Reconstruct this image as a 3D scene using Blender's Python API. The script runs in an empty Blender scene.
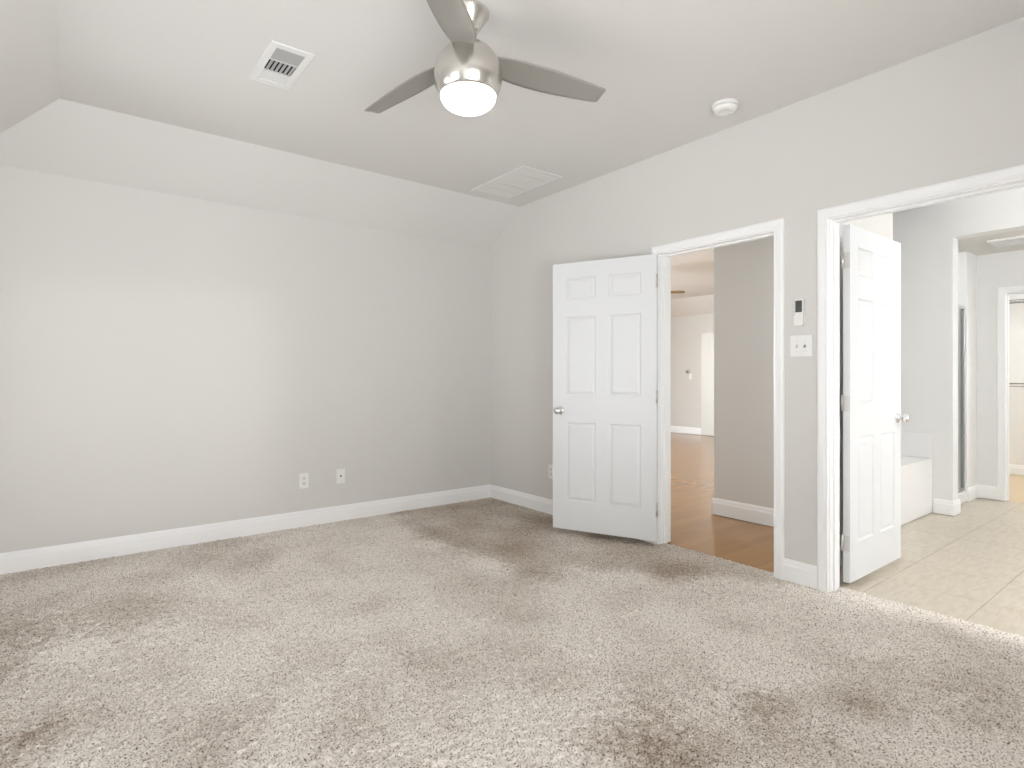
import bpy, bmesh, math, random
import numpy as np
from mathutils import Vector, Matrix

S = bpy.context.scene
C = S.collection

# ------------------------------------------------------------------ camera, world, light, exposure
cam_d = bpy.data.cameras.new('camera')
cam = bpy.data.objects.new('camera', cam_d)
C.objects.link(cam)
cam.location = (0, 0, 1.17)
cam.rotation_euler = (math.pi / 2, 0, math.radians(52.1 - 90))
cam_d.sensor_width = 36
cam_d.lens = 572.5 / 1024 * 36
cam_d.shift_y = -6 / 1024
cam_d.clip_start = 0.02
S.camera = cam

S.view_settings.view_transform = 'Standard'
S.view_settings.look = 'None'
S.view_settings.gamma = 1
S.view_settings.use_curve_mapping = False
S.view_settings.exposure = 0.03
S.cycles.max_bounces = 16
S.cycles.diffuse_bounces = 10
S.cycles.glossy_bounces = 5
S.cycles.transparent_max_bounces = 12
S.cycles.sample_clamp_indirect = 8

W = bpy.data.worlds.new('world')
S.world = W
W.use_nodes = True
W.node_tree.nodes['Background'].inputs[0].default_value = (0.90, 0.95, 1.0, 1)
W.node_tree.nodes['Background'].inputs[1].default_value = 0.12


def area(name, loc, target, sx, sy, power, col=(1, 1, 1)):
    d = bpy.data.lights.new(name, 'AREA')
    d.shape = 'RECTANGLE'
    d.size, d.size_y = sx, sy
    d.energy = power
    d.color = col
    o = bpy.data.objects.new(name, d)
    C.objects.link(o)
    o.location = loc
    o.rotation_euler = (Vector(target) - Vector(loc)).to_track_quat('-Z', 'Y').to_euler()
    return o


# daylight outside each window (all windows lie outside the picture)
area('daylight_side', (-0.80, 3.05, 1.40), (3.0, 3.05, 1.2), 0.95, 1.5, 15, (0.96, 0.985, 1.0))
area('ground_bounce_side', (-2.6, 3.0, 0.05), (0.5, 2.6, 2.2), 1.6, 1.6, 35, (0.97, 0.985, 1.0))
area('daylight_side_distant', (-3.5, 1.2, 0.7), (0.5, 1.6, 1.4), 2.0, 1.4, 70, (0.97, 0.985, 1.0))
area('daylight_front', (0.52, -2.2, 1.2), (0.52, 2.5, 1.3), 2.0, 1.3, 52, (0.97, 0.985, 1.0))
area('daylight_front_slant', (2.2, -2.2, 1.2), (0.2, 2.5, 1.2), 2.0, 1.3, 60, (0.97, 0.985, 1.0))
area('ground_bounce_front', (0.52, -1.10, 0.45), (0.52, 1.6, 2.74), 1.7, 1.0, 80, (0.97, 0.985, 1.0))
area('ground_bounce_front_west', (-1.5, -3.2, 0.65), (1.5, 2.5, 1.5), 2.4, 1.3, 112, (0.97, 0.985, 1.0))
area('ground_bounce_front_east', (2.5, -3.2, 0.65), (0, 2.5, 1.5), 2.4, 1.3, 290, (0.97, 0.985, 1.0))
area('daylight_bathroom', (4.75, -1.95, 1.65), (4.6, 1.0, 1.25), 1.9, 1.3, 22, (0.96, 0.985, 1.0))
area('daylight_living_room', (5.4, 9.45, 1.70), (5.0, 5.0, 0.6), 2.8, 1.9, 680, (0.86, 0.95, 1.0))
sun_d = bpy.data.lights.new('low_sun', 'SUN')
sun_d.energy = 0.24
sun_d.angle = math.radians(3.0)
sun_d.color = (1.0, 0.99, 0.97)
sun = bpy.data.objects.new('low_sun', sun_d)
C.objects.link(sun)
sun.rotation_euler = Vector((-0.01, 1.0, -0.052)).to_track_quat('-Z', 'Y').to_euler()


# ------------------------------------------------------------------ materials
def srgb(r, g, b):
    f = lambda c: (c / 255 / 12.92) if c / 255 <= 0.04045 else ((c / 255 + 0.055) / 1.055) ** 2.4
    return (f(r), f(g), f(b), 1)


def mat(name, col, rough=0.5, metal=0.0, bump=0.0, bscale=200, emit=None, estr=0, spec=None):
    m = bpy.data.materials.new(name)
    m.use_nodes = True
    nt = m.node_tree
    p = nt.nodes['Principled BSDF']
    p.inputs['Base Color'].default_value = col
    p.inputs['Roughness'].default_value = rough
    p.inputs['Metallic'].default_value = metal
    if spec is not None:
        p.inputs['Specular IOR Level'].default_value = spec
    if emit:
        p.inputs['Emission Color'].default_value = emit
        p.inputs['Emission Strength'].default_value = estr
    if bump:
        tc = nt.nodes.new('ShaderNodeTexCoord')
        n = nt.nodes.new('ShaderNodeTexNoise')
        n.inputs['Scale'].default_value = bscale
        n.inputs['Detail'].default_value = 3
        b = nt.nodes.new('ShaderNodeBump')
        b.inputs['Strength'].default_value = bump
        b.inputs['Distance'].default_value = 0.002
        nt.links.new(tc.outputs['Object'], n.inputs['Vector'])
        nt.links.new(n.outputs['Fac'], b.inputs['Height'])
        nt.links.new(b.outputs['Normal'], p.inputs['Normal'])
    return m


M = {}
M['wall'] = mat('wall_paint', (0.665, 0.652, 0.630, 1), 0.75, bump=0.10, bscale=120, spec=0.25)
M['wall_bath'] = mat('bathroom_paint', (0.79, 0.79, 0.78, 1), 0.7, bump=0.08, bscale=120, spec=0.25)
M['ceiling'] = mat('ceiling_paint', (0.715, 0.705, 0.688, 1), 0.8, bump=0.12, bscale=90, spec=0.2)
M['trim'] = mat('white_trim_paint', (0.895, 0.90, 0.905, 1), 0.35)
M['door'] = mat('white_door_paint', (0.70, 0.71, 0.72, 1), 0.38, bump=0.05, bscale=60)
M['plastic'] = mat('white_plastic', (0.82, 0.82, 0.80, 1), 0.4)
M['plastic_ivory'] = mat('pale_plastic', (0.72, 0.71, 0.68, 1), 0.45)
M['register'] = mat('white_enamel', (0.78, 0.78, 0.77, 1), 0.45)
M['register_grey'] = mat('grey_damper_metal', (0.42, 0.42, 0.42, 1), 0.5, metal=0.1)
M['dark'] = mat('black_duct_shade', (0.012, 0.012, 0.012, 1), 0.8)
M['screen'] = mat('dark_grey_display', (0.055, 0.058, 0.055, 1), 0.3, bump=0.2, bscale=900)
M['nickel'] = mat('brushed_nickel', (0.70, 0.675, 0.64, 1), 0.24, metal=1.0, bump=0.05, bscale=300)
M['chrome'] = mat('polished_chrome', (0.78, 0.78, 0.78, 1), 0.12, metal=1.0)
M['steel'] = mat('hinge_metal', (0.62, 0.61, 0.59, 1), 0.35, metal=1.0)
M['blade'] = mat('silver_blade_paint', (0.36, 0.345, 0.32, 1), 0.42, metal=0.35)
M['lamp'] = mat('opal_lamp_glass', (0.9, 0.9, 0.88, 1), 0.3, emit=(1.0, 0.95, 0.86, 1), estr=6.0)
M['acrylic'] = mat('white_acrylic', (0.84, 0.84, 0.84, 1), 0.18)
M['shelf'] = mat('white_coated_wire', (0.66, 0.66, 0.66, 1), 0.4)
M['brass_wood'] = mat('honey_blade_wood', (0.32, 0.215, 0.06, 1), 0.4)
M['grey_device'] = mat('grey_device_plastic', (0.22, 0.22, 0.22, 1), 0.4)


def glass(name, tint=(1, 1, 1, 1), refl=0.08):
    m = bpy.data.materials.new(name)
    m.use_nodes = True
    nt = m.node_tree
    nt.nodes.clear()
    o = nt.nodes.new('ShaderNodeOutputMaterial')
    mix = nt.nodes.new('ShaderNodeMixShader')
    t = nt.nodes.new('ShaderNodeBsdfTransparent')
    t.inputs[0].default_value = tint
    g = nt.nodes.new('ShaderNodeBsdfGlossy')
    g.inputs['Roughness'].default_value = 0.02
    lw = nt.nodes.new('ShaderNodeLayerWeight')
    lw.inputs[0].default_value = 0.5
    pw = nt.nodes.new('ShaderNodeMath')
    pw.operation = 'POWER'
    pw.inputs[1].default_value = 4
    ma = nt.nodes.new('ShaderNodeMath')
    ma.operation = 'MULTIPLY_ADD'
    ma.inputs[1].default_value = 0.5
    ma.inputs[2].default_value = refl / 2
    nt.links.new(lw.outputs['Facing'], pw.inputs[0])
    nt.links.new(pw.outputs[0], ma.inputs[0])
    nt.links.new(ma.outputs[0], mix.inputs[0])
    nt.links.new(t.outputs[0], mix.inputs[1])
    nt.links.new(g.outputs[0], mix.inputs[2])
    nt.links.new(mix.outputs[0], o.inputs[0])
    return m


M['glass'] = glass('window_glass')
M['shower_glass'] = glass('shower_glass', (0.93, 0.95, 0.95, 1))


def carpet_material():
    m = bpy.data.materials.new('frieze_carpet')
    m.use_nodes = True
    nt = m.node_tree
    N, L = nt.nodes, nt.links
    p = N['Principled BSDF']
    p.inputs['Roughness'].default_value = 0.95
    p.inputs['Specular IOR Level'].default_value = 0.1
    tc = N.new('ShaderNodeTexCoord')
    n1 = N.new('ShaderNodeTexNoise')          # single twisted yarn ends
    n1.inputs['Scale'].default_value = 150
    n1.inputs['Detail'].default_value = 3
    n1.inputs['Roughness'].default_value = 0.65
    r1 = N.new('ShaderNodeValToRGB')
    e = r1.color_ramp.elements
    e[0].position = 0.36
    e[0].color = srgb(98, 84, 72)
    e[1].position = 0.60
    e[1].color = srgb(250, 244, 237)
    mid = r1.color_ramp.elements.new(0.44)
    mid.color = srgb(222, 214, 205)
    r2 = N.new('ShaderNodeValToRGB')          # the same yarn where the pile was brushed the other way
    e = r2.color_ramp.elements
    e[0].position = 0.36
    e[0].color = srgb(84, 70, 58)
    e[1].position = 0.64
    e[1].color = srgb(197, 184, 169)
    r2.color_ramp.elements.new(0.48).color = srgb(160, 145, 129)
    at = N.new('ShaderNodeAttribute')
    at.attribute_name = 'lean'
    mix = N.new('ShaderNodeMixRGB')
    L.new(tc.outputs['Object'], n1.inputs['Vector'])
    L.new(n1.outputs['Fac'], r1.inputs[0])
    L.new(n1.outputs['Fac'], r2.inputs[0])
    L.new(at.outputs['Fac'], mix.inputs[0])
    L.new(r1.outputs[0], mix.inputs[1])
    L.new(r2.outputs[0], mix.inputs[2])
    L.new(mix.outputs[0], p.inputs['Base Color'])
    return m


def wood_material():
    m = bpy.data.materials.new('oak_boards')
    m.use_nodes = True
    nt = m.node_tree
    N, L = nt.nodes, nt.links
    p = N['Principled BSDF']
    p.inputs['Roughness'].default_value = 0.17
    p.inputs['Specular IOR Level'].default_value = 0.35
    tc = N.new('ShaderNodeTexCoord')
    br = N.new('ShaderNodeTexBrick')          # rows run along X
    br.inputs['Scale'].default_value = 1
    br.inputs['Brick Width'].default_value = 1.1
    br.inputs['Row Height'].default_value = 0.085
    br.inputs['Mortar Size'].default_value = 0.0009
    br.inputs['Color1'].default_value = srgb(161, 120, 75)
    br.inputs['Color2'].default_value = srgb(153, 113, 69)
    br.inputs['Mortar'].default_value = srgb(150, 109, 68)
    mp = N.new('ShaderNodeMapping')
    mp.inputs['Scale'].default_value = (0.9, 11, 1)
    n = N.new('ShaderNodeTexNoise')
    n.inputs['Scale'].default_value = 2
    n.inputs['Detail'].default_value = 5
    r = N.new('ShaderNodeValToRGB')
    r.color_ramp.elements[0].color = (0.80, 0.78, 0.75, 1)
    r.color_ramp.elements[1].color = (1.08, 1.08, 1.08, 1)
    mul = N.new('ShaderNodeMixRGB')
    mul.blend_type = 'MULTIPLY'
    mul.inputs[0].default_value = 1
    L.new(tc.outputs['Object'], br.inputs['Vector'])
    L.new(tc.outputs['Object'], mp.inputs['Vector'])
    L.new(mp.outputs[0], n.inputs['Vector'])
    L.new(n.outputs['Fac'], r.inputs[0])
    L.new(br.outputs['Color'], mul.inputs[1])
    L.new(r.outputs[0], mul.inputs[2])
    L.new(mul.outputs[0], p.inputs['Base Color'])
    return m


def tile_material():
    m = bpy.data.materials.new('beige_floor_tile')
    m.use_nodes = True
    nt = m.node_tree
    N, L = nt.nodes, nt.links
    p = N['Principled BSDF']
    p.inputs['Roughness'].default_value = 0.28
    tc = N.new('ShaderNodeTexCoord')
    off = N.new('ShaderNodeMapping')
    off.inputs['Location'].default_value = (-3.79, -0.837, 0)
    br = N.new('ShaderNodeTexBrick')
    br.offset = 0
    br.inputs['Scale'].default_value = 1
    br.inputs['Brick Width'].default_value = 0.457
    br.inputs['Row Height'].default_value = 0.457
    br.inputs['Mortar Size'].default_value = 0.0025
    br.inputs['Color1'].default_value = srgb(197, 187, 171)
    br.inputs['Color2'].default_value = srgb(192, 181, 165)
    br.inputs['Mortar'].default_value = srgb(150, 138, 122)
    mp = N.new('ShaderNodeMapping')
    mp.inputs['Scale'].default_value = (9, 30, 1)
    mp.inputs['Rotation'].default_value = (0, 0, 0.5)
    n = N.new('ShaderNodeTexNoise')
    n.inputs['Scale'].default_value = 1.2
    n.inputs['Detail'].default_value = 6
    n.inputs['Distortion'].default_value = 0.6
    r = N.new('ShaderNodeValToRGB')
    r.color_ramp.elements[0].position = 0.35
    r.color_ramp.elements[0].color = (0.89, 0.87, 0.83, 1)
    r.color_ramp.elements[1].position = 0.6
    r.color_ramp.elements[1].color = (1.02, 1.02, 1.02, 1)
    mul = N.new('ShaderNodeMixRGB')
    mul.blend_type = 'MULTIPLY'
    mul.inputs[0].default_value = 1
    L.new(tc.outputs['Object'], off.inputs['Vector'])
    L.new(off.outputs[0], br.inputs['Vector'])
    L.new(tc.outputs['Object'], mp.inputs['Vector'])
    L.new(mp.outputs[0], n.inputs['Vector'])
    L.new(n.outputs['Fac'], r.inputs[0])
    L.new(br.outputs['Color'], mul.inputs[1])
    L.new(r.outputs[0], mul.inputs[2])
    L.new(mul.outputs[0], p.inputs['Base Color'])
    return m


M['carpet'] = carpet_material()
M['wood'] = wood_material()
M['closet_floor'] = mat('pale_closet_boards', srgb(204, 182, 148), 0.35)
M['tile'] = tile_material()


# ------------------------------------------------------------------ mesh helpers
class MB:
    """collects shapes; build() links them as one mesh object"""

    def __init__(self):
        self.bm = bmesh.new()

    def box(self, x0, x1, y0, y1, z0, z1, bevel=0.0, mtx=None):
        t = bmesh.new()
        vs = [t.verts.new((x, y, z)) for x in (x0, x1) for y in (y0, y1) for z in (z0, z1)]
        for q in ((0, 1, 3, 2), (4, 6, 7, 5), (0, 4, 5, 1), (2, 3, 7, 6), (0, 2, 6, 4), (1, 5, 7, 3)):
            t.faces.new([vs[i] for i in q])
        if bevel:
            bmesh.ops.bevel(t, geom=list(t.edges), offset=bevel, segments=2, affect='EDGES', profile=0.5)
        return self._merge(t, mtx)

    def prism(self, pts, axis, a, b, mtx=None, bevel=0.0):
        """polygon pts in the plane across `axis`, extruded from a to b"""
        t = bmesh.new()

        def mk(p, h):
            return {'x': (h, p[0], p[1]), 'y': (p[0], h, p[1]), 'z': (p[0], p[1], h)}[axis]
        A = [t.verts.new(mk(p, a)) for p in pts]
        B = [t.verts.new(mk(p, b)) for p in pts]
        n = len(pts)
        t.faces.new(A)
        t.faces.new(list(reversed(B)))
        for i in range(n):
            t.faces.new([A[i], B[i], B[(i + 1) % n], A[(i + 1) % n]])
        if bevel:
            bmesh.ops.bevel(t, geom=list(t.edges), offset=bevel, segments=2, affect='EDGES', profile=0.5)
        return self._merge(t, mtx)

    def lathe(self, prof, seg=48, mtx=None, smooth=True):
        """prof: (radius, z) list, turned about Z"""
        t = bmesh.new()
        rings = []
        for r, z in prof:
            if r < 1e-6:
                rings.append([t.verts.new((0, 0, z))])
            else:
                rings.append([t.verts.new((r * math.cos(2 * math.pi * k / seg), r * math.sin(2 * math.pi * k / seg), z)) for k in range(seg)])
        for A, B in zip(rings, rings[1:]):
            for k in range(seg):
                k2 = (k + 1) % seg
                if len(A) == 1 and len(B) == 1:
                    continue
                if len(A) == 1:
                    f = t.faces.new([A[0], B[k2], B[k]])
                elif len(B) == 1:
                    f = t.faces.new([A[k], A[k2], B[0]])
                else:
                    f = t.faces.new([A[k], A[k2], B[k2], B[k]])
                f.smooth = smooth
        return self._merge(t, mtx)

    def tube(self, p, q, r, seg=12):
        p, q = Vector(p), Vector(q)
        d = q - p
        m = Matrix.Translation(p) @ d.to_track_quat('Z', 'Y').to_matrix().to_4x4()
        return self.lathe([(0, 0), (r, 0), (r, d.length), (0, d.length)], seg, m)

    def _merge(self, t, mtx=None):
        bmesh.ops.recalc_face_normals(t, faces=list(t.faces))
        if mtx is not None:
            t.transform(mtx)
        me = bpy.data.meshes.new('tmp')
        t.to_mesh(me)
        t.free()
        self.bm.from_mesh(me)
        bpy.data.meshes.remove(me)
        return self

    def build(self, name, material, parent=None, autosmooth=False, loc=None):
        me = bpy.data.meshes.new(name)
        self.bm.to_mesh(me)
        self.bm.free()
        me.materials.append(material)
        o = bpy.data.objects.new(name, me)
        C.objects.link(o)
        if parent is not None:
            o.parent = parent
        if loc is not None:
            o.location = loc
        return o


def tag(o, label, cat, kind=None, group=None):
    o['label'] = label
    if cat:
        o['category'] = cat
    if kind:
        o['kind'] = kind
    if group:
        o['group'] = group
    return o


def thing(name, label, cat, loc=(0, 0, 0), rotz=0.0, group=None, kind=None):
    o = bpy.data.objects.new(name, None)
    C.objects.link(o)
    o.location = loc
    o.rotation_euler = (0, 0, rotz)
    o.empty_display_size = 0.1
    return tag(o, label, cat, kind, group)


# ------------------------------------------------------------------ measures (metres; X along the back wall, Y towards it)
XB, XB2 = 3.29, 3.41            # wall with the doors, its two faces
YA = 4.57                       # back wall
XC = -0.49                      # wall on the left
YD = -0.63                      # wall behind the camera
SPRING, CEIL = 2.438, 2.743     # where the slope starts, flat ceiling
YS, XS = 4.107, -0.03           # edges of the flat ceiling
D1a, D1b = 1.714, 2.535         # opening to the hall
D2a, D2b = -0.13, 1.40          # opening to the bathroom
DT = 2.035                      # head of the openings

# ------------------------------------------------------------------ the shell
# wall with both openings: one outline with two notches
MB().prism([(YD, 0), (D2a - .018, 0), (D2a - .018, DT + .018), (D2b + .018, DT + .018), (D2b + .018, 0),
            (D1a - .018, 0), (D1a - .018, DT + .018), (D1b + .018, DT + .018), (D1b + .018, 0),
            (YA + .12, 0), (YA + .12, CEIL), (YD, CEIL)], 'x', XB, XB2).build('wall_right', M['wall'])
tag(bpy.data.objects['wall_right'], 'pale greige wall holding the two white door openings', 'wall', 'structure')
tag(MB().box(XC - .12, XB, YA, YA + .12, 0, CEIL).build('wall_back', M['wall']),
    'plain pale greige wall opposite, with two outlets low on it', 'wall', 'structure')


def wall_with_window(name, axis, plane, thick, a, b, w0, w1, z0, z1, label, m, top=CEIL):
    """closed outline bridged to a rectangular hole"""
    b_ = MB()
    b_.prism([(a, 0), (b, 0), (b, z0), (a, z0)], axis, plane, plane + thick)
    b_.prism([(a, z1), (b, z1), (b, top), (a, top)], axis, plane, plane + thick)
    b_.prism([(a, z0), (w0, z0), (w0, z1), (a, z1)], axis, plane, plane + thick)
    b_.prism([(w1, z0), (b, z0), (b, z1), (w1, z1)], axis, plane, plane + thick)
    return tag(b_.build(name, m), label, 'wall', 'structure')


wall_with_window('wall_left', 'x', XC, -.12, YD - .12, YA + .12, 0.55, 3.55, 0.55, 2.10,
                 'pale greige wall at the far left of the bedroom', M['wall'])
wall_with_window('wall_front', 'y', YD, -.12, XC, XB2, -0.35, 1.38, 0.38, 2.10,
                 'pale greige bedroom wall facing the plain one', M['wall'])


def window(name, axis, plane, w0, w1, z0, z1, label, mull=2):
    r = thing(name, label, 'window', kind='structure')
    f = MB()

    def bar(a0, a1, c0, c1, t0=-.05, t1=-.01):
        pts = [(a0, c0), (a1, c0), (a1, c1), (a0, c1)]
        f.prism(pts, axis, plane + t0, plane + t1)
    w = .05
    bar(w0, w1, z0, z0 + w)
    bar(w0, w1, z1 - w, z1)
    bar(w0, w0 + w, z0 + w, z1 - w)
    bar(w1 - w, w1, z0 + w, z1 - w)
    for k in range(1, mull):
        c = w0 + (w1 - w0) * k / mull
        bar(c - .02, c + .02, z0 + w, z1 - w)
    f.build('window_frame', M['trim'], r)
    g = MB()
    g.prism([(w0 + w, z0 + w), (w1 - w, z0 + w), (w1 - w, z1 - w), (w0 + w, z1 - w)], axis, plane - .032, plane - .028)
    g.build('window_pane', M['glass'], r)
    s = MB()
    s.prism([(w0 - .04, z0 - .025), (w1 + .04, z0 - .025), (w1 + .04, z0), (w0 - .04, z0)], axis, plane + .001, plane + .06)
    s.build('window_sill', M['trim'], r)
    return r


window('window_1', 'x', XC, 0.55, 3.55, 0.55, 2.10, 'white framed bedroom side window', 3)
window('window_2', 'y', YD, -0.35, 1.38, 0.38, 2.10, 'wide white framed window facing the plain wall')

# vaulted ceiling: flat middle, slopes down to the back wall and to the left wall, hip between
b_ = bmesh.new()
P = {'fl': (XS, YD, CEIL), 'fr': (XB, YD, CEIL), 'br': (XB, YS, CEIL), 'bl': (XS, YS, CEIL),
     'sr': (XB, YA, SPRING), 'sl': (XC, YA, SPRING), 'lf': (XC, YD, SPRING)}
lo = {k: b_.verts.new(v) for k, v in P.items()}
up = {k: b_.verts.new((v[0], v[1], CEIL + .10)) for k, v in P.items()}
for q in (('fl', 'bl', 'br', 'fr'), ('bl', 'sl', 'sr', 'br'), ('fl', 'lf', 'sl', 'bl')):
    b_.faces.new([lo[k] for k in q])
    b_.faces.new([up[k] for k in reversed(q)])
rim = ['fl', 'fr', 'br', 'sr', 'sl', 'lf']
for i in range(len(rim)):
    k, j = rim[i], rim[(i + 1) % len(rim)]
    b_.faces.new([lo[k], lo[j], up[j], up[k]])
bmesh.ops.recalc_face_normals(b_, faces=list(b_.faces))
me = bpy.data.meshes.new('ceiling')
b_.to_mesh(me)
b_.free()
me.materials.append(M['ceiling'])
ce = bpy.data.objects.new('ceiling', me)
C.objects.link(ce)
tag(ce, 'vaulted pale bedroom ceiling sloping down along two sides', 'ceiling', 'structure')


# carpet: a dense pile surface with real relief
def carpet():
    rng = np.random.default_rng(4)
    step = 0.0062
    xs = np.arange(XC, 3.423, step)
    ys = np.arange(YD, YA + step, step)
    nx, ny = len(xs), len(ys)

    def smooth(a, n):
        for _ in range(n):
            a = (a + np.roll(a, 1, 0) + np.roll(a, -1, 0) + np.roll(a, 1, 1) + np.roll(a, -1, 1)) / 5
        return a
    a = rng.standard_normal((ny, nx))
    a = .6 * smooth(a, 1) + .22 * a
    a /= a.std()
    c = smooth(rng.standard_normal((ny, nx)), 5)
    c /= c.std()
    z = np.clip(0.0024 * a + 0.0007 * c, -0.009, 0.009)
    X, Y = np.meshgrid(xs, ys)
    X = X + rng.uniform(-.002, .002, X.shape)
    Y = Y + rng.uniform(-.002, .002, Y.shape)
    co = np.stack([X, Y, z], -1).reshape(-1, 3).astype(np.float32)
    i = np.arange((ny - 1) * (nx - 1))
    r, q = i // (nx - 1), i % (nx - 1)
    v0 = r * nx + q
    keep = ~((xs[q + 1] > 3.356) & (ys[r] > 1.50))
    v0 = v0[keep]
    quads = np.stack([v0, v0 + 1, v0 + nx + 1, v0 + nx], -1).astype(np.int32)
    me = bpy.data.meshes.new('floor')
    me.vertices.add(len(co))
    me.vertices.foreach_set('co', co.ravel())
    me.loops.add(quads.size)
    me.loops.foreach_set('vertex_index', quads.ravel())
    me.polygons.add(len(quads))
    me.polygons.foreach_set('loop_start', np.arange(0, quads.size, 4, dtype=np.int32))
    me.update(calc_edges=True)
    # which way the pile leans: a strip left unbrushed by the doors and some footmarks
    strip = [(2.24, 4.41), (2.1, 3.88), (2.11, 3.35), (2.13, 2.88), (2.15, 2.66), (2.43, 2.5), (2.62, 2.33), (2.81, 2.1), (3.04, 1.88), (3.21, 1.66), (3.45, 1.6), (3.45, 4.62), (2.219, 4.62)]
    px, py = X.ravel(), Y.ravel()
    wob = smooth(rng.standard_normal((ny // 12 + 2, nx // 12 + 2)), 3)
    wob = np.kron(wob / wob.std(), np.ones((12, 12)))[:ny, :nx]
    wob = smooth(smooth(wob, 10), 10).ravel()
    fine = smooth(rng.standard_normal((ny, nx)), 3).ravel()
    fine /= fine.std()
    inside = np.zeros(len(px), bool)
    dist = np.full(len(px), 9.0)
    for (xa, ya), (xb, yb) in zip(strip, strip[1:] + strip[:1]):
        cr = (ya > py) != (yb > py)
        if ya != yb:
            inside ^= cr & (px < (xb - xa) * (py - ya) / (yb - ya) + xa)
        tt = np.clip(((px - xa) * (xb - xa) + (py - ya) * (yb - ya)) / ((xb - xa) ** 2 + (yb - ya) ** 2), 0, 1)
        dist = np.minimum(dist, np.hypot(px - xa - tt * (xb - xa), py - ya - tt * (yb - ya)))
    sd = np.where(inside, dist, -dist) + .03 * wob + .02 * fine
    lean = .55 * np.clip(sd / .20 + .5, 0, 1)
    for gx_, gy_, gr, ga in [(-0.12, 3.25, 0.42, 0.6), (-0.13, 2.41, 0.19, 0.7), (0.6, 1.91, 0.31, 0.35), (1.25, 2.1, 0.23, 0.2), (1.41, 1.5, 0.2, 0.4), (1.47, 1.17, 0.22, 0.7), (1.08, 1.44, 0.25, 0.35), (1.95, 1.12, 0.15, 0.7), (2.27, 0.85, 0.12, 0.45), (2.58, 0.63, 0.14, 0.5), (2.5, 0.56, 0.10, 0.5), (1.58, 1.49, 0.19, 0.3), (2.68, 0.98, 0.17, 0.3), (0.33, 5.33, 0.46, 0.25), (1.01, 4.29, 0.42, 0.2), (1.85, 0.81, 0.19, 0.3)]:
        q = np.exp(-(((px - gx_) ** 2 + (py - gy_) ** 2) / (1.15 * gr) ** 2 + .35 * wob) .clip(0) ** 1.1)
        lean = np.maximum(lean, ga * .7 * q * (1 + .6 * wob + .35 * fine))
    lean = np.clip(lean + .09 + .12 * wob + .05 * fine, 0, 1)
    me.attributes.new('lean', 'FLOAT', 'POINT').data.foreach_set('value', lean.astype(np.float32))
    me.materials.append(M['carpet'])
    o = bpy.data.objects.new('floor', me)
    C.objects.link(o)
    return tag(o, 'speckled taupe frieze carpet covering the bedroom floor', 'floor', 'structure')


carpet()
tag(MB().prism([(3.35, 1.66), (4.46, 1.66), (4.46, 2.76), (10.36, 2.76), (10.36, 9.06), (3.35, 9.06)], 'z', -.12, -.004).build('floor_hall', M['wood']),
    'glossy honey oak board floor of the hall beyond the narrow door', 'floor', 'structure')
tag(MB().prism([(3.418, -1.7), (7.10, -1.7), (7.10, 2.52), (4.50, 2.52), (4.50, 1.60), (3.418, 1.60)], 'z', -.12, -.004).build('floor_bathroom', M['tile']),
    'beige square tile floor of the bathroom', 'floor', 'structure')

# hall and living room shell
tag(MB().prism([(XB2, 1.56), (4.67, 1.56), (4.67, 1.67), (4.52, 1.67), (4.52, 2.82), (4.40, 2.82), (4.40, 1.66), (XB2, 1.66)], 'z', 0, CEIL).build('wall_hall', M['wall']),
    'grey shaded hall wall facing the narrow doorway', 'wall', 'structure')
tag(MB().box(4.52, 10.42, 2.70, 2.82, 0, 2.80).build('wall_living_side', M['wall']),
    'living room wall running back from the hall corner', 'wall', 'structure')
tag(MB().box(10.30, 10.42, 2.82, 9.1, 0, 2.80).build('wall_living_far', M['wall']),
    'far pale wall of the living room seen through the narrow doorway', 'wall', 'structure')
wall_with_window('wall_living_window', 'y', 9.0, .12, 3.29, 10.42, 3.9, 7.0, 0.5, 2.4, 'living room window wall beyond the bedroom', M['wall'], 2.80)
window('window_3', 'y', 9.12, 3.9, 7.0, 0.5, 2.4, 'wide living room window', 4)
tag(MB().box(3.29, XB2, YA + .12, 9.0, 0, 2.80).build('wall_living_near', M['wall']),
    'living room wall continuing the line of the door wall', 'wall', 'structure')
# living room ceiling: hall part lower, then flat, then sloping down to the far wall
b_ = MB()
b_.prism([(XB2, 2.743), (6.15, 2.743), (6.15, 2.79), (9.86, 2.79), (10.30, 2.47), (10.30, 2.90), (XB2, 2.90)], 'y', 1.60, 9.12)
tag(b_.build('ceiling_living', M['ceiling']), 'pale hall and living room ceiling sloping to the far wall', 'ceiling', 'structure')

# bathroom shell
tag(MB().box(5.95, 6.10, 1.54, 2.60, 0, CEIL).prism([(-1.7, 2.37), (1.54, 2.37), (1.54, CEIL), (-1.7, CEIL)], 'x', 5.95, 6.10)
    .box(5.95, 6.10, -1.7, 0.45, 0, 2.37).build('wall_bath_far', M['wall_bath']),
    'pale bathroom wall beside the tub with an open passage', 'wall', 'structure')
tag(MB().box(4.52, 7.18, 2.50, 2.62, 0, CEIL).build('wall_tub_back', M['wall_bath']),
    'bathroom wall behind the tub', 'wall', 'structure')
wall_with_window('wall_bath_window', 'y', -1.6, -.12, XB2, 7.18, 3.85, 5.65, 1.0, 2.25, 'bathroom window wall out of view', M['wall_bath'])
window('window_4', 'y', -1.6, 3.85, 5.65, 1.0, 2.25, 'bathroom window')
tag(MB().box(XB, XB2, -1.72, YD, 0, CEIL).build('wall_bath_near', M['wall_bath']), 'bathroom wall continuing the door wall', 'wall', 'structure')
tag(MB().box(XB2, 6.10, -1.7, 1.58, CEIL, CEIL + .1).box(4.50, 6.10, 1.58, 2.6, CEIL, CEIL + .1).build('ceiling_bathroom', M['ceiling']),
    'flat bathroom ceiling', 'ceiling', 'structure')
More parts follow.
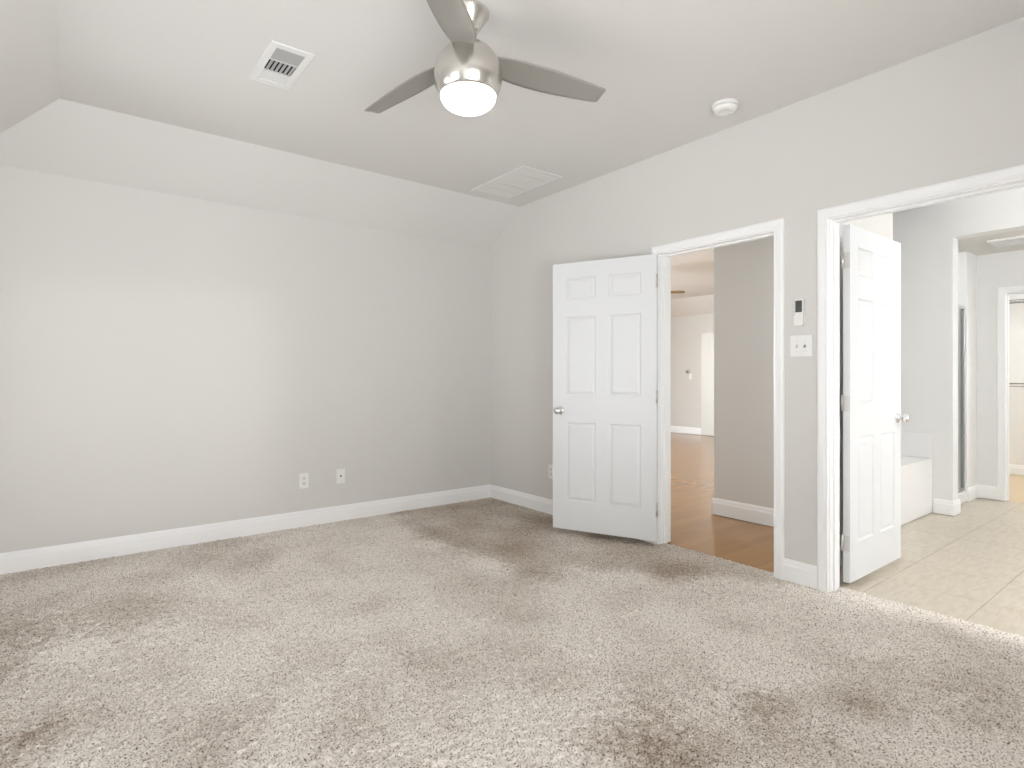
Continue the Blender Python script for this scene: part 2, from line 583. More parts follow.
tag(MB().box(6.10, 7.06, -1.6, 2.50, 2.37, 2.47).build('ceiling_passage', M['ceiling']),
    'lower flat ceiling of the passage by the shower', 'ceiling', 'structure')
# wall with the closet opening (notched outline)
tag(MB().prism([(-1.6, 0), (.60, 0), (.60, 1.99), (1.43, 1.99), (1.43, 0), (2.50, 0), (2.50, 2.46), (-1.6, 2.46)], 'x', 7.06, 7.18)
    .build('wall_closet', M['wall_bath']), 'pale wall with the white framed closet doorway', 'wall', 'structure')
tag(MB().box(6.74, 7.06, 1.634, 1.75, 0, 2.37).build('wall_shower', M['acrylic']),
    'narrow white wall between the shower and the closet wall', 'wall', 'structure')
tag(MB().box(7.18, 9.17, 2.25, 2.37, 0, 2.46).box(7.18, 9.17, -.2, -.08, 0, 2.46).box(9.05, 9.17, -.08, 2.25, 0, 2.46).build('wall_closet_inside', M['wall_bath']),
    'pale closet walls behind the wire shelves', 'wall', 'structure')
tag(MB().box(7.18, 9.17, -.2, 2.37, 2.46, 2.56).build('ceiling_closet', M['ceiling']), 'closet ceiling', 'ceiling', 'structure')
tag(MB().prism([(7.10, -.2), (9.17, -.2), (9.17, 2.37), (7.10, 2.37)], 'z', -.12, -.004).build('floor_closet', M['closet_floor']),
    'warm wooden closet floor behind the white framed closet doorway', 'floor', 'structure')


# ------------------------------------------------------------------ baseboards
BP = [(0, 0), (.015, 0), (.015, .088), (.011, .098), (.010, .112), (.005, .125), (0, .125)]


def baseboard(name, runs, label, m=None, prof=BP):
    """runs: (axis, a, b, plane, sign) - along axis from a to b, on the plane, growing to sign"""
    b = MB()
    for axis, a0, a1, plane, sg in runs:
        if axis == 'y':
            b.prism([(plane + sg * t, z) for t, z in prof], 'y', a0, a1)
        else:
            b.prism([(plane + sg * t, z) for t, z in prof], 'x', a0, a1)
    return tag(b.build(name, m or M['trim']), label, 'baseboard', 'structure')


# prism along 'y' takes (x, z); along 'x' takes (y, z)
baseboard('baseboard_back', [('x', XC, XB, YA, -1)], 'white moulded baseboard along the plain back wall')
baseboard('baseboard_right', [('y', D1b + .062, YA - .015, XB, -1)], 'white baseboard running behind the open door')
baseboard('baseboard_pier', [('y', D2b + .062, D1a - .062, XB, -1)], 'short white baseboard between the two doorways')
baseboard('baseboard_left', [('y', YD, YA - .015, XC, 1)], 'white baseboard along the left wall')
baseboard('baseboard_front', [('x', XC + .015, XB, YD, 1)], 'white baseboard under the wide window')
BH = [(t * 1.0, z * 1.12) for t, z in BP]
baseboard('baseboard_hall', [('y', 1.66, 2.82, 4.40, -1), ('x', 4.385, 10.285, 2.82, 1)], 'white baseboard along the shaded hall wall', prof=BH)
baseboard('baseboard_living', [('y', 2.835, 9.0, 10.30, -1)], 'white baseboard at the far end of the living room', prof=BH)
baseboard('baseboard_bath', [('y', 1.54, 1.674, 5.95, -1), ('x', 5.935, 6.115, 1.54, -1), ('x', XB2, 4.67, 1.56, -1)],
          'white baseboard wrapping the wall end beside the tub')
baseboard('baseboard_closet', [('y', 1.475, 1.634, 7.06, -1), ('x', 6.74, 7.06, 1.634, -1)], 'white baseboard left of the closet doorway')
baseboard('baseboard_closet_inside', [('y', -.08, 2.25, 9.05, -1)], 'white baseboard inside the closet')

# ------------------------------------------------------------------ casings and jambs
CP = [(0, 0), (0, .010), (.004, .014), (.016, .014), (.020, .017), (.046, .019), (.055, .015), (.058, .012), (.058, 0)]


def casing(name, face, sg, ya, yb, zt, depth0, depth1, stop, label, z0=0.0):
    """moulded casing on the plane X=face growing to sg, jamb boards from depth0 to depth1 with a stop"""
    r = thing(name, label, 'door trim', kind='structure')
    for nm, f_, s_ in (('casing', face[0], sg[0]), ('casing', face[1], sg[1])):
        if f_ is None:
            continue
        t = bmesh.new()
        cols = []
        for w, th in CP:
            w = w + .005
            x = f_ + s_ * th
            cols.append([t.verts.new(p) for p in ((x, yb + w, z0), (x, yb + w, zt + w), (x, ya - w, zt + w), (x, ya - w, z0))])
        n = len(CP)
        for i in range(n):
            A, B = cols[i], cols[(i + 1) % n]
            for k in range(3):
                t.faces.new([A[k], A[k + 1], B[k + 1], B[k]])
        t.faces.new([c[0] for c in cols])
        t.faces.new([c[3] for c in cols])
        b = MB()
        b._merge(t)
        b.build(nm, M['trim'], r)
    j = MB()
    j.box(depth0, depth1, yb, yb + .018, z0, zt)
    j.box(depth0, depth1, ya - .018, ya, z0, zt)
    j.box(depth0, depth1, ya - .018, yb + .018, zt, zt + .018)
    j.build('jamb', M['trim'], r)
    s0, s1 = stop
    s = MB()
    s.box(s0, s1, yb - .011, yb, z0, zt - .011, .002)
    s.box(s0, s1, ya, ya + .011, z0, zt - .011, .002)
    s.box(s0, s1, ya, yb, zt - .011, zt, .002)
    s.build('door_stop', M['trim'], r)
    return r


t1 = casing('trim_1', (XB, XB2), (-1, 1), D1a, D1b, DT, XB, XB2, (XB + .040, XB + .075), 'white moulded frame around the narrow hall doorway')
MB().box(XB + .008, XB + .032, D1a, D1a + .0015, .89, .95).box(XB - .004, XB + .010, D1a - .0005, D1a + .001, .90, .94).build('strike_plate', M['steel'], t1)['label'] = 'small dark metal strike plate'
casing('trim_2', (XB, XB2), (-1, 1), D2a, D2b, DT, XB, XB2, (XB + .036, XB + .071), 'white moulded frame around the wide bathroom doorway')
casing('trim_3', (7.06, None), (-1, 1), .618, 1.412, 1.972, 7.06, 7.18, (7.10, 7.13), 'white moulded frame around the closet doorway')


# ------------------------------------------------------------------ six-panel doors
def leaf_mesh(name, w, h, t, parent=None):
    """leaf lying along +X from the hinge edge, faces at y=0 and y=t, z from 0 to h"""
    st, mu = w * .138, w * .125
    pw = (w - 2 * st - mu) / 2
    xs = [0, st, st + pw, st + pw + mu, w - st, w]
    zs = [0] + [h - v * h / 2.0 for v in (1.785, 1.195, .995, .405, .275, .115)] + [h]
    bm = bmesh.new()
    panels = []
    for side, y in ((0, 0.0), (1, t)):
        g = [[bm.verts.new((x, y, z)) for x in xs] for z in zs]
        for r in range(len(zs) - 1):
            for c in range(len(xs) - 1):
                q = [g[r][c], g[r][c + 1], g[r + 1][c + 1], g[r + 1][c]]
                if side:
                    q.reverse()
                f = bm.faces.new(q)
                if c in (1, 3) and r in (1, 3, 5):
                    panels.append(f)
        if side == 0:
            g0 = g
        else:
            g1 = g
    nz, nx = len(zs), len(xs)
    for c in range(nx - 1):
        bm.faces.new([g0[0][c + 1], g0[0][c], g1[0][c], g1[0][c + 1]])
        bm.faces.new([g0[nz - 1][c], g0[nz - 1][c + 1], g1[nz - 1][c + 1], g1[nz - 1][c]])
    for r in range(nz - 1):
        bm.faces.new([g0[r][0], g0[r + 1][0], g1[r + 1][0], g1[r][0]])
        bm.faces.new([g0[r + 1][nx - 1], g0[r][nx - 1], g1[r][nx - 1], g1[r + 1][nx - 1]])
    bmesh.ops.recalc_face_normals(bm, faces=list(bm.faces))
    for f in panels:
        bmesh.ops.inset_individual(bm, faces=[f], thickness=.010, depth=-.0075)
        bmesh.ops.inset_individual(bm, faces=[f], thickness=.010, depth=0)
        bmesh.ops.inset_individual(bm, faces=[f], thickness=.024, depth=.0055)
    me = bpy.data.meshes.new(name)
    bm.to_mesh(me)
    bm.free()
    me.materials.append(M['door'])
    o = bpy.data.objects.new(name, me)
    C.objects.link(o)
    return o


def knob_part(parent, x, z, y, sg, m):
    """rose, neck and round knob growing from the face y towards sg"""
    prof = [(0, 0), (.030, 0), (.031, .003), (.026, .008), (.013, .012), (.010, .022), (.012, .030), (.022, .038),
            (.0265, .050), (.024, .060), (.014, .066), (0, .068)]
    R = Matrix.Translation((x, y, z)) @ Matrix.Rotation(-sg * math.pi / 2, 4, 'X')
    b = MB()
    b.lathe(prof, 28, R)
    k = b.build('knob', m, parent)
    k['label'] = 'round polished metal door knob'
    return k


def hinge_part(parent, z, y_pin, x_pin=-.006, leaf_y=(0, .034)):
    b = MB()
    b.tube((x_pin, y_pin, z - .045), (x_pin, y_pin, z + .045), .0065, 10)
    b.box(-.0015, .0, leaf_y[0], leaf_y[1], z - .044, z + .044)
    return b.build('hinge', M['steel'], parent)


# door to the hall, swung open against the wall: hinge pin at the bedroom side of its jamb
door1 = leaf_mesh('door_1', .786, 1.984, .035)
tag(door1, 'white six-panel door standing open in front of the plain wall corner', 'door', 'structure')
ANG = math.radians(90 + 23.3)
# visible hall-side face is y=0 (faces -normal): leaf direction (cos ANG, sin ANG)
door1.rotation_euler = (0, 0, ANG)
door1.location = (3.245, D1b - .018, .042)
for z in (.22, 1.0, 1.80):
    hinge_part(door1, z, -.002 + .040, -.002)
knob_part(door1, .786 - .060, .885, .035, 1, M['chrome'])
knob_part(door1, .786 - .060, .885, 0, -1, M['chrome'])
MB().box(.786, .788, .006, .029, .855, .915).build('latch_plate', M['steel'], door1)

# bathroom leaf, open at a right angle into the bathroom
door2 = leaf_mesh('door_2', .762, 2.00, .035)
tag(door2, 'white six-panel door opened into the bright bathroom beside the tub', 'door', 'structure')
door2.location = (XB2 + .027, 1.357, .028)
for z in (.22, 1.0, 1.80):
    h = hinge_part(door2, z, .036, -.010)
knob_part(door2, .762 - .062, .89, 0, -1, M['chrome'])
knob_part(door2, .762 - .062, .89, .035, 1, M['chrome'])
MB().box(.762, .764, .006, .029, .86, .92).build('latch_plate', M['steel'], door2)

# cream slab stands in for a lit section of the far wall
lit_panel = MB().box(0, .88, 0, .030, 0, 2.07, .004).build('lit_wall_panel', M['plastic_ivory'])
tag(lit_panel, 'plain cream panel standing in for a lit section of the far living room wall', 'door', 'structure')
lit_panel.rotation_euler = (0, 0, math.pi / 2)
lit_panel.location = (10.298, 6.00, .01)
knob_part(lit_panel, .06, .95, .030, 1, M['chrome'])  # added knob, the slab stands for lit wall
# ------------------------------------------------------------------ ceiling fan with lamp
HX, HY, HZ = 1.365, 2.06, 2.466
fan = thing('ceiling_fan', 'brushed nickel globe ceiling fan with three silver blades and a lit lamp', 'ceiling fan', (HX, HY, CEIL))
dz = HZ - CEIL
RG = .147
b = MB()
b.lathe([(0, 0), (.088, 0), (.091, -.004), (.090, -.012), (.046, -.078), (.040, -.086), (.026, -.090), (0, -.090)], 48)
b.build('canopy', M['nickel'], fan)
MB().lathe([(0, -.085), (.0135, -.085), (.0135, -.165), (0, -.165)], 20).build('downrod', M['nickel'], fan)
prof = []
ZT, ZL = .118, -.082
for k in range(0, 25):
    z = ZT + (ZL - ZT) * k / 24
    prof.append((math.sqrt(RG * RG - z * z), dz + z))
prof = [(0, dz + ZT + .012), (.030, dz + ZT + .012), (.036, dz + ZT + .002)] + prof
prof += [(prof[-1][0] - .004, dz + ZL - .001), (prof[-1][0] - .004, dz + ZL + .012), (0, dz + ZL + .012)]
MB().lathe(prof, 64).build('motor_housing', M['nickel'], fan)
rl = math.sqrt(RG * RG - ZL * ZL) - .003
lp = [(0, dz + ZL + .006), (rl, dz + ZL + .006), (rl, dz + ZL - .002)]
for k in range(1, 15):
    a = k / 14 * math.pi / 2
    z = ZL - .002 - (RG + ZL - .003) * math.sin(a)
    lp.append((rl * math.cos(a) ** .8 if k < 14 else 0, dz + z))
MB().lathe(lp, 64).build('lamp_bowl', M['lamp'], fan)['label'] = 'glowing white glass lamp bowl'


def blade_mesh():
    # stations: radius, offset of leading edge, offset of trailing edge, pitch
    st = [(.09, .044, -.046, 12), (.12, .047, -.052, 12), (.155, .055, -.068, 12), (.19, .060, -.079, 12), (.24, .064, -.085, 12), (.30, .066, -.087, 12),
          (.38, .066, -.084, 12), (.46, .062, -.077, 12), (.54, .056, -.067, 12), (.61, .050, -.058, 11.5), (.645, .047, -.053, 11.5), (.658, .042, -.046, 11.5)]
    bm = bmesh.new()
    rows = []
    for r, a, c, p in st:
        p = math.radians(p)
        row = []
        n = 8
        for side in (1, -1):
            for k in range(n + 1):
                u = k / n if side == 1 else 1 - k / n
                w = a + (c - a) * u                 # a is the raised, clockwise edge (-y)
                camber = .004 * (1 - (2 * u - 1) ** 2)
                th = .0032 * (1 - (2 * u - 1) ** 6) ** .5 + .0004
                y = -w * math.cos(p)
                z = w * math.sin(p) - .077 * r + camber + side * th
                row.append(bm.verts.new((r, y, z)))
        rows.append(row)
    for A, B in zip(rows, rows[1:]):
        m = len(A)
        for k in range(m):
            f = bm.faces.new([A[k], A[(k + 1) % m], B[(k + 1) % m], B[k]])
            f.smooth = True
    bm.faces.new(rows[0])
    bm.faces.new(list(reversed(rows[-1])))
    bmesh.ops.recalc_face_normals(bm, faces=list(bm.faces))
    me = bpy.data.meshes.new('blade')
    bm.to_mesh(me)
    bm.free()
    me.materials.append(M['blade'])
    return me


bme = blade_mesh()
FWD = math.radians(52.1 - 90)      # the fan angles below were read relative to the view axis
for a in (21.6, 141.6, -98.4):
    o = bpy.data.objects.new('blade', bme)
    C.objects.link(o)
    o.parent = fan
    o.location = (0, 0, 2.555 - CEIL)
    o.rotation_euler = (0, 0, math.radians(a) + FWD)

# ------------------------------------------------------------------ ceiling registers and detector
reg = thing('air_register', 'white ceiling air register with grey and black slots, left of the fan', 'air vent', (.854, 3.0, CEIL))
b = MB()
fw, fh = .101, .212
hx = .066
banks = [(-.172, -.062), (-.050, .060), (.072, .172)]       # along Y (frame is longer that way)
b.box(-fw, -hx, -fh, fh, -.007, 0, .002)
b.box(hx, fw, -fh, fh, -.007, 0, .002)
for y0, y1 in ((-fh, banks[0][0]), (banks[0][1], banks[1][0]), (banks[1][1], banks[2][0]), (banks[2][1], fh)):
    b.box(-hx, hx, y0, y1, -.007, 0, .0015)
b.build('register_frame', M['register'], reg)
MB().box(-hx, hx, -.172, .172, -.0012, -.0002).build('duct_shade', M['dark'], reg)  # thin black sheet painted as the shade behind the louvers
b = MB()
for k in range(9):                                          # near bank: blades across, their grey backs show
    y = banks[0][0] + .006 + k * .0128
    b.box(-hx, hx, -.0006, .0006, -.0085, .0085, 0, Matrix.Translation((0, y, -.0050)) @ Matrix.Rotation(math.radians(74), 4, 'X'))
b.build('louver_bank', M['register_grey'], reg)
b = MB()
for k in range(6):                                          # middle bank: blades lengthwise with dark gaps
    x = -hx + .014 + k * .0213
    b.box(x - .0062, x + .0062, banks[1][0], banks[1][1], -.0065, -.0050)
b.build('louver_bank', M['register_grey'], reg)
b = MB()
for k in range(9):                                          # far bank: blades across, white faces show
    y = banks[2][0] + .007 + k * .0108
    b.box(-hx, hx, -.0006, .0006, -.0075, .0075, 0, Matrix.Translation((0, y, -.0045)) @ Matrix.Rotation(math.radians(-80), 4, 'X'))
b.build('louver_bank', M['register'], reg)

gr = thing('return_air_grille', 'flat painted return air grille near the ceiling corner above the open door', 'air vent', (2.861, 3.632, CEIL))
b = MB()
gx, gy = .198, .348
b.box(-gx, gx, -gy, -gy + .026, -.010, 0, .003)
b.box(-gx, gx, gy - .026, gy, -.010, 0, .003)
b.box(-gx, -gx + .026, -gy + .026, gy - .026, -.010, 0, .003)
b.box(gx - .026, gx, -gy + .026, gy - .026, -.010, 0, .003)
b.build('grille_frame', M['ceiling'], gr)
b = MB()
for k in range(1, 5):
    y = -gy + .026 + (2 * gy - .052) * k / 5
    b.box(-gx + .024, gx - .024, y - .005, y + .005, -.0085, -.001)
b.build('grille_bar', M['ceiling'], gr)
b = MB()
n = 46
for k in range(n):
    y = -gy + .030 + (2 * gy - .060) * (k + .5) / n
    b.box(-gx + .024, gx - .024, -.0006, .0006, -.0072, .0072, 0, Matrix.Translation((0, y, -.0040)) @ Matrix.Rotation(math.radians(68), 4, 'X'))
b.build('louver_bank', M['ceiling'], gr)

sd = thing('smoke_detector', 'round white smoke detector on the ceiling right of the fan', 'smoke detector', (2.985, 1.845, CEIL))
MB().lathe([(0, 0), (.071, 0), (.073, -.004), (.072, -.014), (.068, -.017), (0, -.017)], 48).build('base_plate', M['plastic'], sd)
MB().lathe([(0, -.017), (.058, -.017), (.058, -.022), (0, -.022)], 40).build('vent_gap', M['grey_device'], sd)
MB().lathe([(0, -.021), (.066, -.021), (.067, -.026), (.060, -.040), (.046, -.047), (.030, -.047), (.026, -.044), (.012, -.044), (0, -.0445)], 48).build('cover', M['plastic'], sd)
MB().lathe([(0, -.044), (.010, -.044), (.009, -.049), (0, -.050)], 20, Matrix.Translation((.038, -.012, -.0005))).build('test_button', M['plastic_ivory'], sd)


# ------------------------------------------------------------------ wall plates
def plate_root(name, label, cat, wall, a, z, group=None):
    """local frame: x along the wall (to the right seen from the room), y out of the wall to the room is -y, z up"""
    if wall == 'back':
        return thing(name, label, cat, (a, YA, z), 0, group)
    return thing(name, label, cat, (XB, a, z), -math.pi / 2, group)


def cover_plate(parent, w, h):
    t = .006
    MB().box(-w / 2, w / 2, -t, 0, -h / 2, h / 2, .0022).build('cover_plate', M['plastic'], parent)


def outlet(name, label, wall, a, z):
    r = plate_root(name, label, 'outlet', wall, a, z)
    cover_plate(r, .072, .118)
    for s in (-1, 1):
        f = MB().prism([(.016 * math.cos(k * math.pi / 12), s * .0205 + max(-.0125, min(.0125, .016 * math.sin(k * math.pi / 12)))) for k in range(24)], 'y', -.0078, -.004)
        fo = f.build('socket', M['plastic_ivory'], r)
        MB().box(-.0075, -.0050, -.0083, -.0070, s * .0205 - .001, s * .0205 + .008).box(.0050, .0075, -.0083, -.0070, s * .0205, s * .0205 + .007) \
            .box(-.0025, .0025, -.0083, -.0070, s * .0205 - .0095, s * .0205 - .0050).build('slot', M['grey_device'], fo)
    MB().lathe([(0, 0), (.003, 0), (.0026, .0012), (0, .0014)], 12, Matrix.Translation((0, -.006, 0)) @ Matrix.Rotation(math.pi / 2, 4, 'X')).build('screw', M['steel'], r)
    return r


outlet('outlet', 'white duplex power outlet low on the plain back wall', 'back', 1.477, .360)
outlet('outlet', 'white outlet half hidden beside the open white door', 'right', 3.672, .365)
r = plate_root('cable_outlet', 'white cable plate with one dark round jack beside the power outlet', 'outlet', 'back', 1.775, .366)
cover_plate(r, .072, .118)
MB().lathe([(0, 0), (.0085, 0), (.0085, .004), (.0055, .004), (.0055, .012), (0, .012)], 16,
           Matrix.Translation((0, -.006, 0)) @ Matrix.Rotation(math.pi / 2, 4, 'X')).build('jack', M['grey_device'], r)
for s in (-1, 1):
    MB().lathe([(0, 0), (.003, 0), (.0026, .0012), (0, .0014)], 12, Matrix.Translation((0, -.006, s * .042)) @ Matrix.Rotation(math.pi / 2, 4, 'X')).build('screw', M['steel'], r)

r = plate_root('light_switch', 'white double light switch plate between the two doorways', 'light switch', 'right', 1.554, 1.352)
cover_plate(r, .124, .120)
for s in (-1, 1):
    MB().box(s * .023 - .0055, s * .023 + .0055, -.0072, -.004, -.013, .013, .001).build('toggle_slot', M['plastic_ivory'], r)
    MB().box(-.0042, .0042, -.017, 0, -.005, .005, .0015, Matrix.Translation((s * .023, -.004, .001)) @ Matrix.Rotation(math.radians(28), 4, 'X')).build('toggle', M['grey_device' if s > 0 else 'plastic_ivory'], r)
    for q in (-1, 1):
        MB().lathe([(0, 0), (.003, 0), (.0026, .0012), (0, .0014)], 12, Matrix.Translation((s * .023, -.006, q * .030)) @ Matrix.Rotation(math.pi / 2, 4, 'X')).build('screw', M['steel'], r)

rc = plate_root('remote_holder', 'small white wall holder carrying the fan remote above the switch plate', 'remote holder', 'right', 1.559, 1.495)
MB().box(-.026, .026, -.004, 0, -.022, .060, .001).build('back_plate', M['plastic'], rc)
MB().box(-.027, .027, -.026, -.022, -.024, .030, .0012).box(-.027, -.024, -.024, 0, -.024, .030, .001).box(.024, .027, -.024, 0, -.024, .030, .001) \
    .box(-.027, .027, -.024, 0, -.027, -.023, .001).build('cradle', M['plastic'], rc)
rm = plate_root('fan_remote', 'white fan remote with a dark grey display standing in its wall holder', 'remote control', 'right', 1.559, 1.552)
MB().box(-.0225, .0225, -.0215, -.0045, -.075, .066, .003).build('body', M['plastic'], rm)
MB().box(-.0185, .0185, -.0232, -.0210, -.010, .056, .0005).build('display', M['screen'], rm)

# ------------------------------------------------------------------ bathroom things
tub = thing('bathtub', 'white built-in bathtub with plain front apron behind the open bathroom door', 'bathtub', (4.52, 1.674, 0))
L = 5.95 - 4.52 - .002
b = MB()
b.box(0.004, L, .012, .035, 0, .440, .003)
b.build('apron', M['acrylic'], tub)
# deck with an oval basin: ring of quads between rim rectangle and oval, then the bowl
t = bmesh.new()
n = 48
cx, cy, ax, ay = L / 2, .41, L / 2 - .12, .29
outer, rings = [], []
for k in range(n):
    a = 2 * math.pi * k / n
    c_, s_ = math.cos(a), math.sin(a)
    q = min((L / 2 - .004) / abs(c_) if abs(c_) > 1e-6 else 9, (.40) / abs(s_) if abs(s_) > 1e-6 else 9)
    outer.append((cx + q * c_, cy + q * s_, .470))
specs = [(1.0, .470), (.985, .462), (.93, .30), (.80, .10), (.55, .07), (.02, .068)]
vo = [t.verts.new(p) for p in outer]
vl = [t.verts.new((p[0], p[1], .438)) for p in outer]
prev = vo
for k in range(n):
    t.faces.new([vl[k], vl[(k + 1) % n], vo[(k + 1) % n], vo[k]])
for sc, z in specs:
    ring = [t.verts.new((cx + ax * sc * math.copysign(abs(math.cos(2 * math.pi * k / n)) ** .8, math.cos(2 * math.pi * k / n)),
                         cy + ay * sc * math.copysign(abs(math.sin(2 * math.pi * k / n)) ** .8, math.sin(2 * math.pi * k / n)), z)) for k in range(n)]
    for k in range(n):
        f = t.faces.new([prev[k], prev[(k + 1) % n], ring[(k + 1) % n], ring[k]])
        f.smooth = sc < 1
    prev = ring
t.faces.new(prev)
b = MB()
b._merge(t)
b.build('basin', M['acrylic'], tub)
b = MB()
b.box(L - .022, L, .004, .815, .471, .690, .004)
b.box(.004, L - .024, .795, .815, .471, .690, .004)
b.box(.004, .022, .004, .793, .471, .690, .004)
b.build('splash_panel', M['acrylic'], tub)

sh = thing('shower_enclosure', 'narrow glass shower with a dark metal frame beside the closet wall', 'shower', (6.10, 1.634, 0))
SW = .64
b = MB()
b.box(.003, .022, .012, .042, .115, 1.82, .002)
b.box(SW - .024, SW - .003, .012, .042, .115, 1.82, .002)
b.box(.003, SW - .003, .010, .044, 1.82, 1.852, .003)
b.build('frame', M['chrome'], sh)
MB().box(.024, SW - .055, .024, .030, .13, 1.815).build('glass_door', M['shower_glass'], sh)
MB().box(SW - .052, SW - .034, .016, .038, .13, 1.815, .002).build('door_stile', M['grey_device'], sh)
MB().box(SW - .13, SW - .02, .000, .046, .098, .118, .004).box(.003, SW - .13, .008, .046, .098, .116, .003).build('threshold_rail', M['chrome'], sh)
MB().box(.003, SW - .002, .0, .10, 0, .098, .006).build('curb', M['acrylic'], sh)
MB().box(.003, .955, .862, .864, .02, 2.355).box(.003, .955, .12, .862, 0, .03).build('surround', M['acrylic'], sh)

for z, depth, lab in ((2.08, .32, 'upper white wire shelf on the closet wall'), (1.105, .32, 'lower white wire shelf on the closet wall')):
    ws = thing('wire_shelf', lab, 'shelf', (9.05, 1.1, z))
    b = MB()
    for k in range(60):
        y = -1.12 + k * .0385
        b.tube((-depth, y, 0), (-.003, y, 0), .0022, 6)
    b.build('wire_deck', M['shelf'], ws)
    b = MB()
    for x, zz in ((-depth, 0), (-depth, -.032), (-depth * .5, -.003), (-.008, -.003)):
        b.tube((x, -1.13, zz), (x, 1.14, zz), .0042, 8)
    b.build('rail', M['grey_device'], ws)
    for y in (-.35, .42):
        MB().tube((-depth + .01, y, -.012), (-.004, y, -.29), .006, 8).build('bracket', M['shelf'], ws)

ev = thing('exhaust_vent', 'white ceiling vent above the passage by the shower', 'air vent', (6.49, 1.20, 2.37))
b = MB()
vx, vy = .155, .20
b.box(-vx, vx, -vy, -vy + .03, -.018, 0, .005)
b.box(-vx, vx, vy - .03, vy, -.018, 0, .005)
b.box(-vx, -vx + .03, -vy + .03, vy - .03, -.018, 0, .005)
b.box(vx - .03, vx, -vy + .03, vy - .03, -.018, 0, .005)
b.build('vent_frame', M['register'], ev)
b = MB()
for k in range(12):
    x = -vx + .036 + k * .0218
    b.box(-.0007, .0007, -vy + .028, vy - .028, -.008, .008, 0, Matrix.Translation((x, 0, -.009)) @ Matrix.Rotation(math.radians(40), 4, 'Y'))
b.build('louver_bank', M['register'], ev)

# unseen bathroom lamps, added to brighten the walls past the doorway
vl = thing('bath_fill_lamp', 'chrome bar with four glowing globes, added out of view as bathroom fill light', 'wall lamp', (XB2, -.95, 1.98))
MB().box(0, .03, -.38, .38, -.05, .05, .008).build('mounting_bar', M['chrome'], vl)
gm = mat('bath_fill_glow', (.9, .9, .88, 1), .4, emit=(.97, .985, 1, 1), estr=260)
for k in range(4):
    y = -.285 + k * .19
    MB().lathe([(0, 0), (.022, 0), (.022, .04), (0, .04)], 20, Matrix.Translation((.03, y, 0)) @ Matrix.Rotation(math.pi / 2, 4, 'Y')).build('socket', M['chrome'], vl)
    MB().lathe([(0, -.062)] + [(.062 * math.cos(a), .062 * math.sin(a)) for a in [(-80 + 10 * q) * math.pi / 180 for q in range(17)]] + [(0, .062)], 28,
               Matrix.Translation((.125, y, 0))).build('globe', gm, vl)
pl = thing('passage_fill_lamp', 'round white fill lamp added out of view to brighten the passage by the shower', 'ceiling lamp', (6.58, -.35, 2.37))  # added fill for the passage walls, no fixture known here
MB().lathe([(0, 0), (.15, 0), (.15, -.02), (0, -.02)], 32).build('lamp_base', M['plastic'], pl)
MB().lathe([(0, -.02), (.14, -.02), (.13, -.05), (.09, -.08), (0, -.09)], 32).build('lamp_shade', mat('passage_fill_glow', (.9, .9, .88, 1), .4, emit=(.97, .985, 1, 1), estr=36), pl)

shl = thing('shower_fill_lamp', 'small round fill lamp added over the shower to brighten its inside', 'ceiling lamp', (6.55, 2.10, 2.37))  # added to lift the dark interior behind the shower glass
MB().lathe([(.06, 0), (.10, 0), (.10, -.006), (.06, -.010)], 32).build('lamp_ring', M['plastic'], shl)
MB().lathe([(0, -.001), (.06, -.001), (.058, -.006), (0, -.008)], 32).build('lamp_lens', mat('shower_fill_glow', (.9, .9, .88, 1), .4, emit=(.97, .985, 1, 1), estr=90), shl)

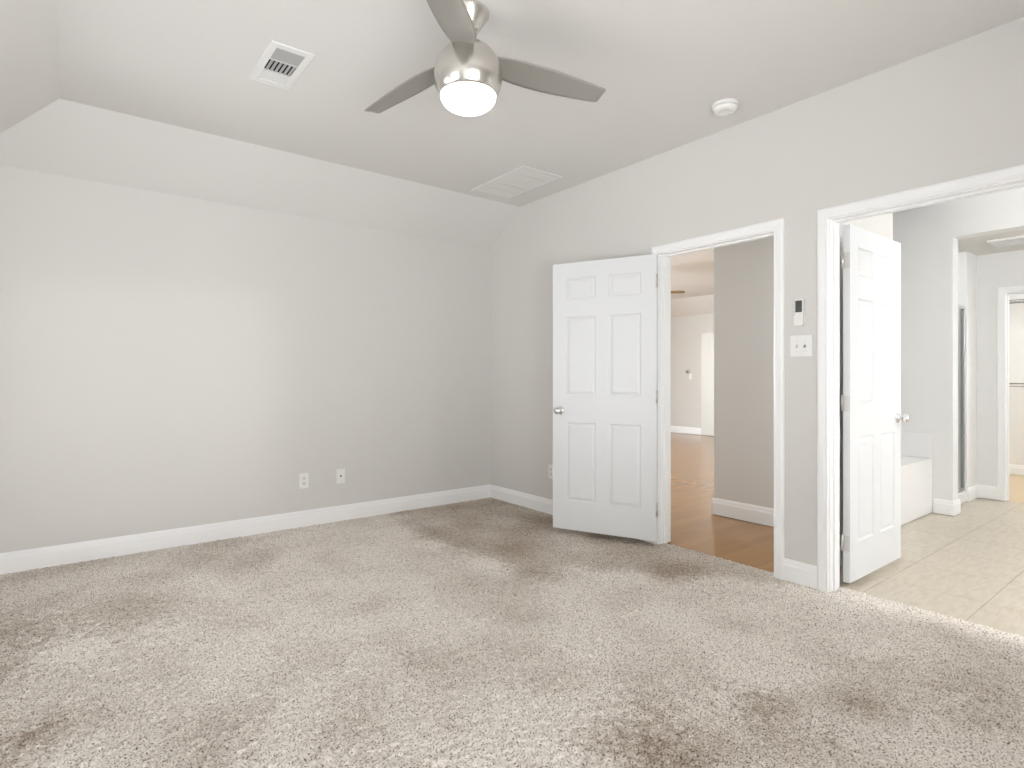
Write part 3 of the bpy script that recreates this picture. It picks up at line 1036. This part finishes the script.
# unseen lamp added behind the jamb to brighten the closet
cl = thing('closet_fill_lamp', 'round white fill lamp added out of sight to brighten the closet', 'ceiling lamp', (8.0, .45, 2.46))
MB().lathe([(0, 0), (.13, 0), (.13, -.02), (0, -.02)], 32).build('lamp_base', M['plastic'], cl)
MB().lathe([(0, -.02), (.12, -.02), (.115, -.05), (.08, -.08), (0, -.09)], 32).build('lamp_shade', mat('closet_fill_glow', (.9, .9, .88, 1), .4, emit=(.97, .985, 1, 1), estr=210), cl)

# ------------------------------------------------------------------ living room things
lf = thing('ceiling_fan', 'honey coloured fan blade tip showing in the living room through the narrow doorway', 'ceiling fan', (6.87, 5.71, 2.79))
MB().lathe([(0, 0), (.075, 0), (.075, -.03), (.03, -.07), (0, -.07)], 32).build('canopy', M['brass_wood'], lf)
MB().lathe([(0, -.06), (.012, -.06), (.012, -.22), (0, -.22)], 16).build('downrod', M['brass_wood'], lf)
MB().lathe([(0, -.20), (.05, -.20), (.11, -.24), (.12, -.31), (.08, -.37), (0, -.38)], 32).build('motor_housing', M['brass_wood'], lf)
pts = [(.10, -.045), (.20, -.055), (.64, -.078), (.68, -.070), (.70, 0), (.68, .070), (.64, .078), (.20, .055), (.10, .045)]
bl = MB().prism(pts, 'z', -.005, .005, Matrix.Rotation(math.radians(20), 4, 'X')).build('blade', M['brass_wood'], lf)
bl.location = (0, 0, -.325)
a0 = math.atan2(-.55, .50)
bl.rotation_euler = (0, 0, a0)
for k in range(1, 5):
    c2 = bl.copy()
    C.objects.link(c2)
    c2.parent = lf
    c2.rotation_euler = (0, 0, a0 + k * 2 * math.pi / 5)

th = thing('thermostat', 'small grey round thermostat on the far living room wall', 'thermostat', (10.30, 7.225, 1.30), math.pi / 2)
MB().lathe([(0, 0), (.052, 0), (.054, .006), (.046, .024), (.030, .030), (0, .031)], 32, Matrix.Rotation(-math.pi / 2, 4, 'X')).build('dial', M['plastic_ivory'], th)
MB().lathe([(.034, .0295), (.028, .034), (0, .035)], 24, Matrix.Rotation(-math.pi / 2, 4, 'X')).build('display', M['grey_device'], th)
ls = thing('light_switch', 'white switch plate just below the grey round thermostat', 'light switch', (10.30, 7.150, 1.205), math.pi / 2)
MB().box(-.037, .037, 0, .006, -.06, .06, .002).build('cover_plate', M['plastic'], ls)
MB().box(-.016, .016, .006, .010, -.033, .033, .001).build('rocker', M['plastic'], ls)
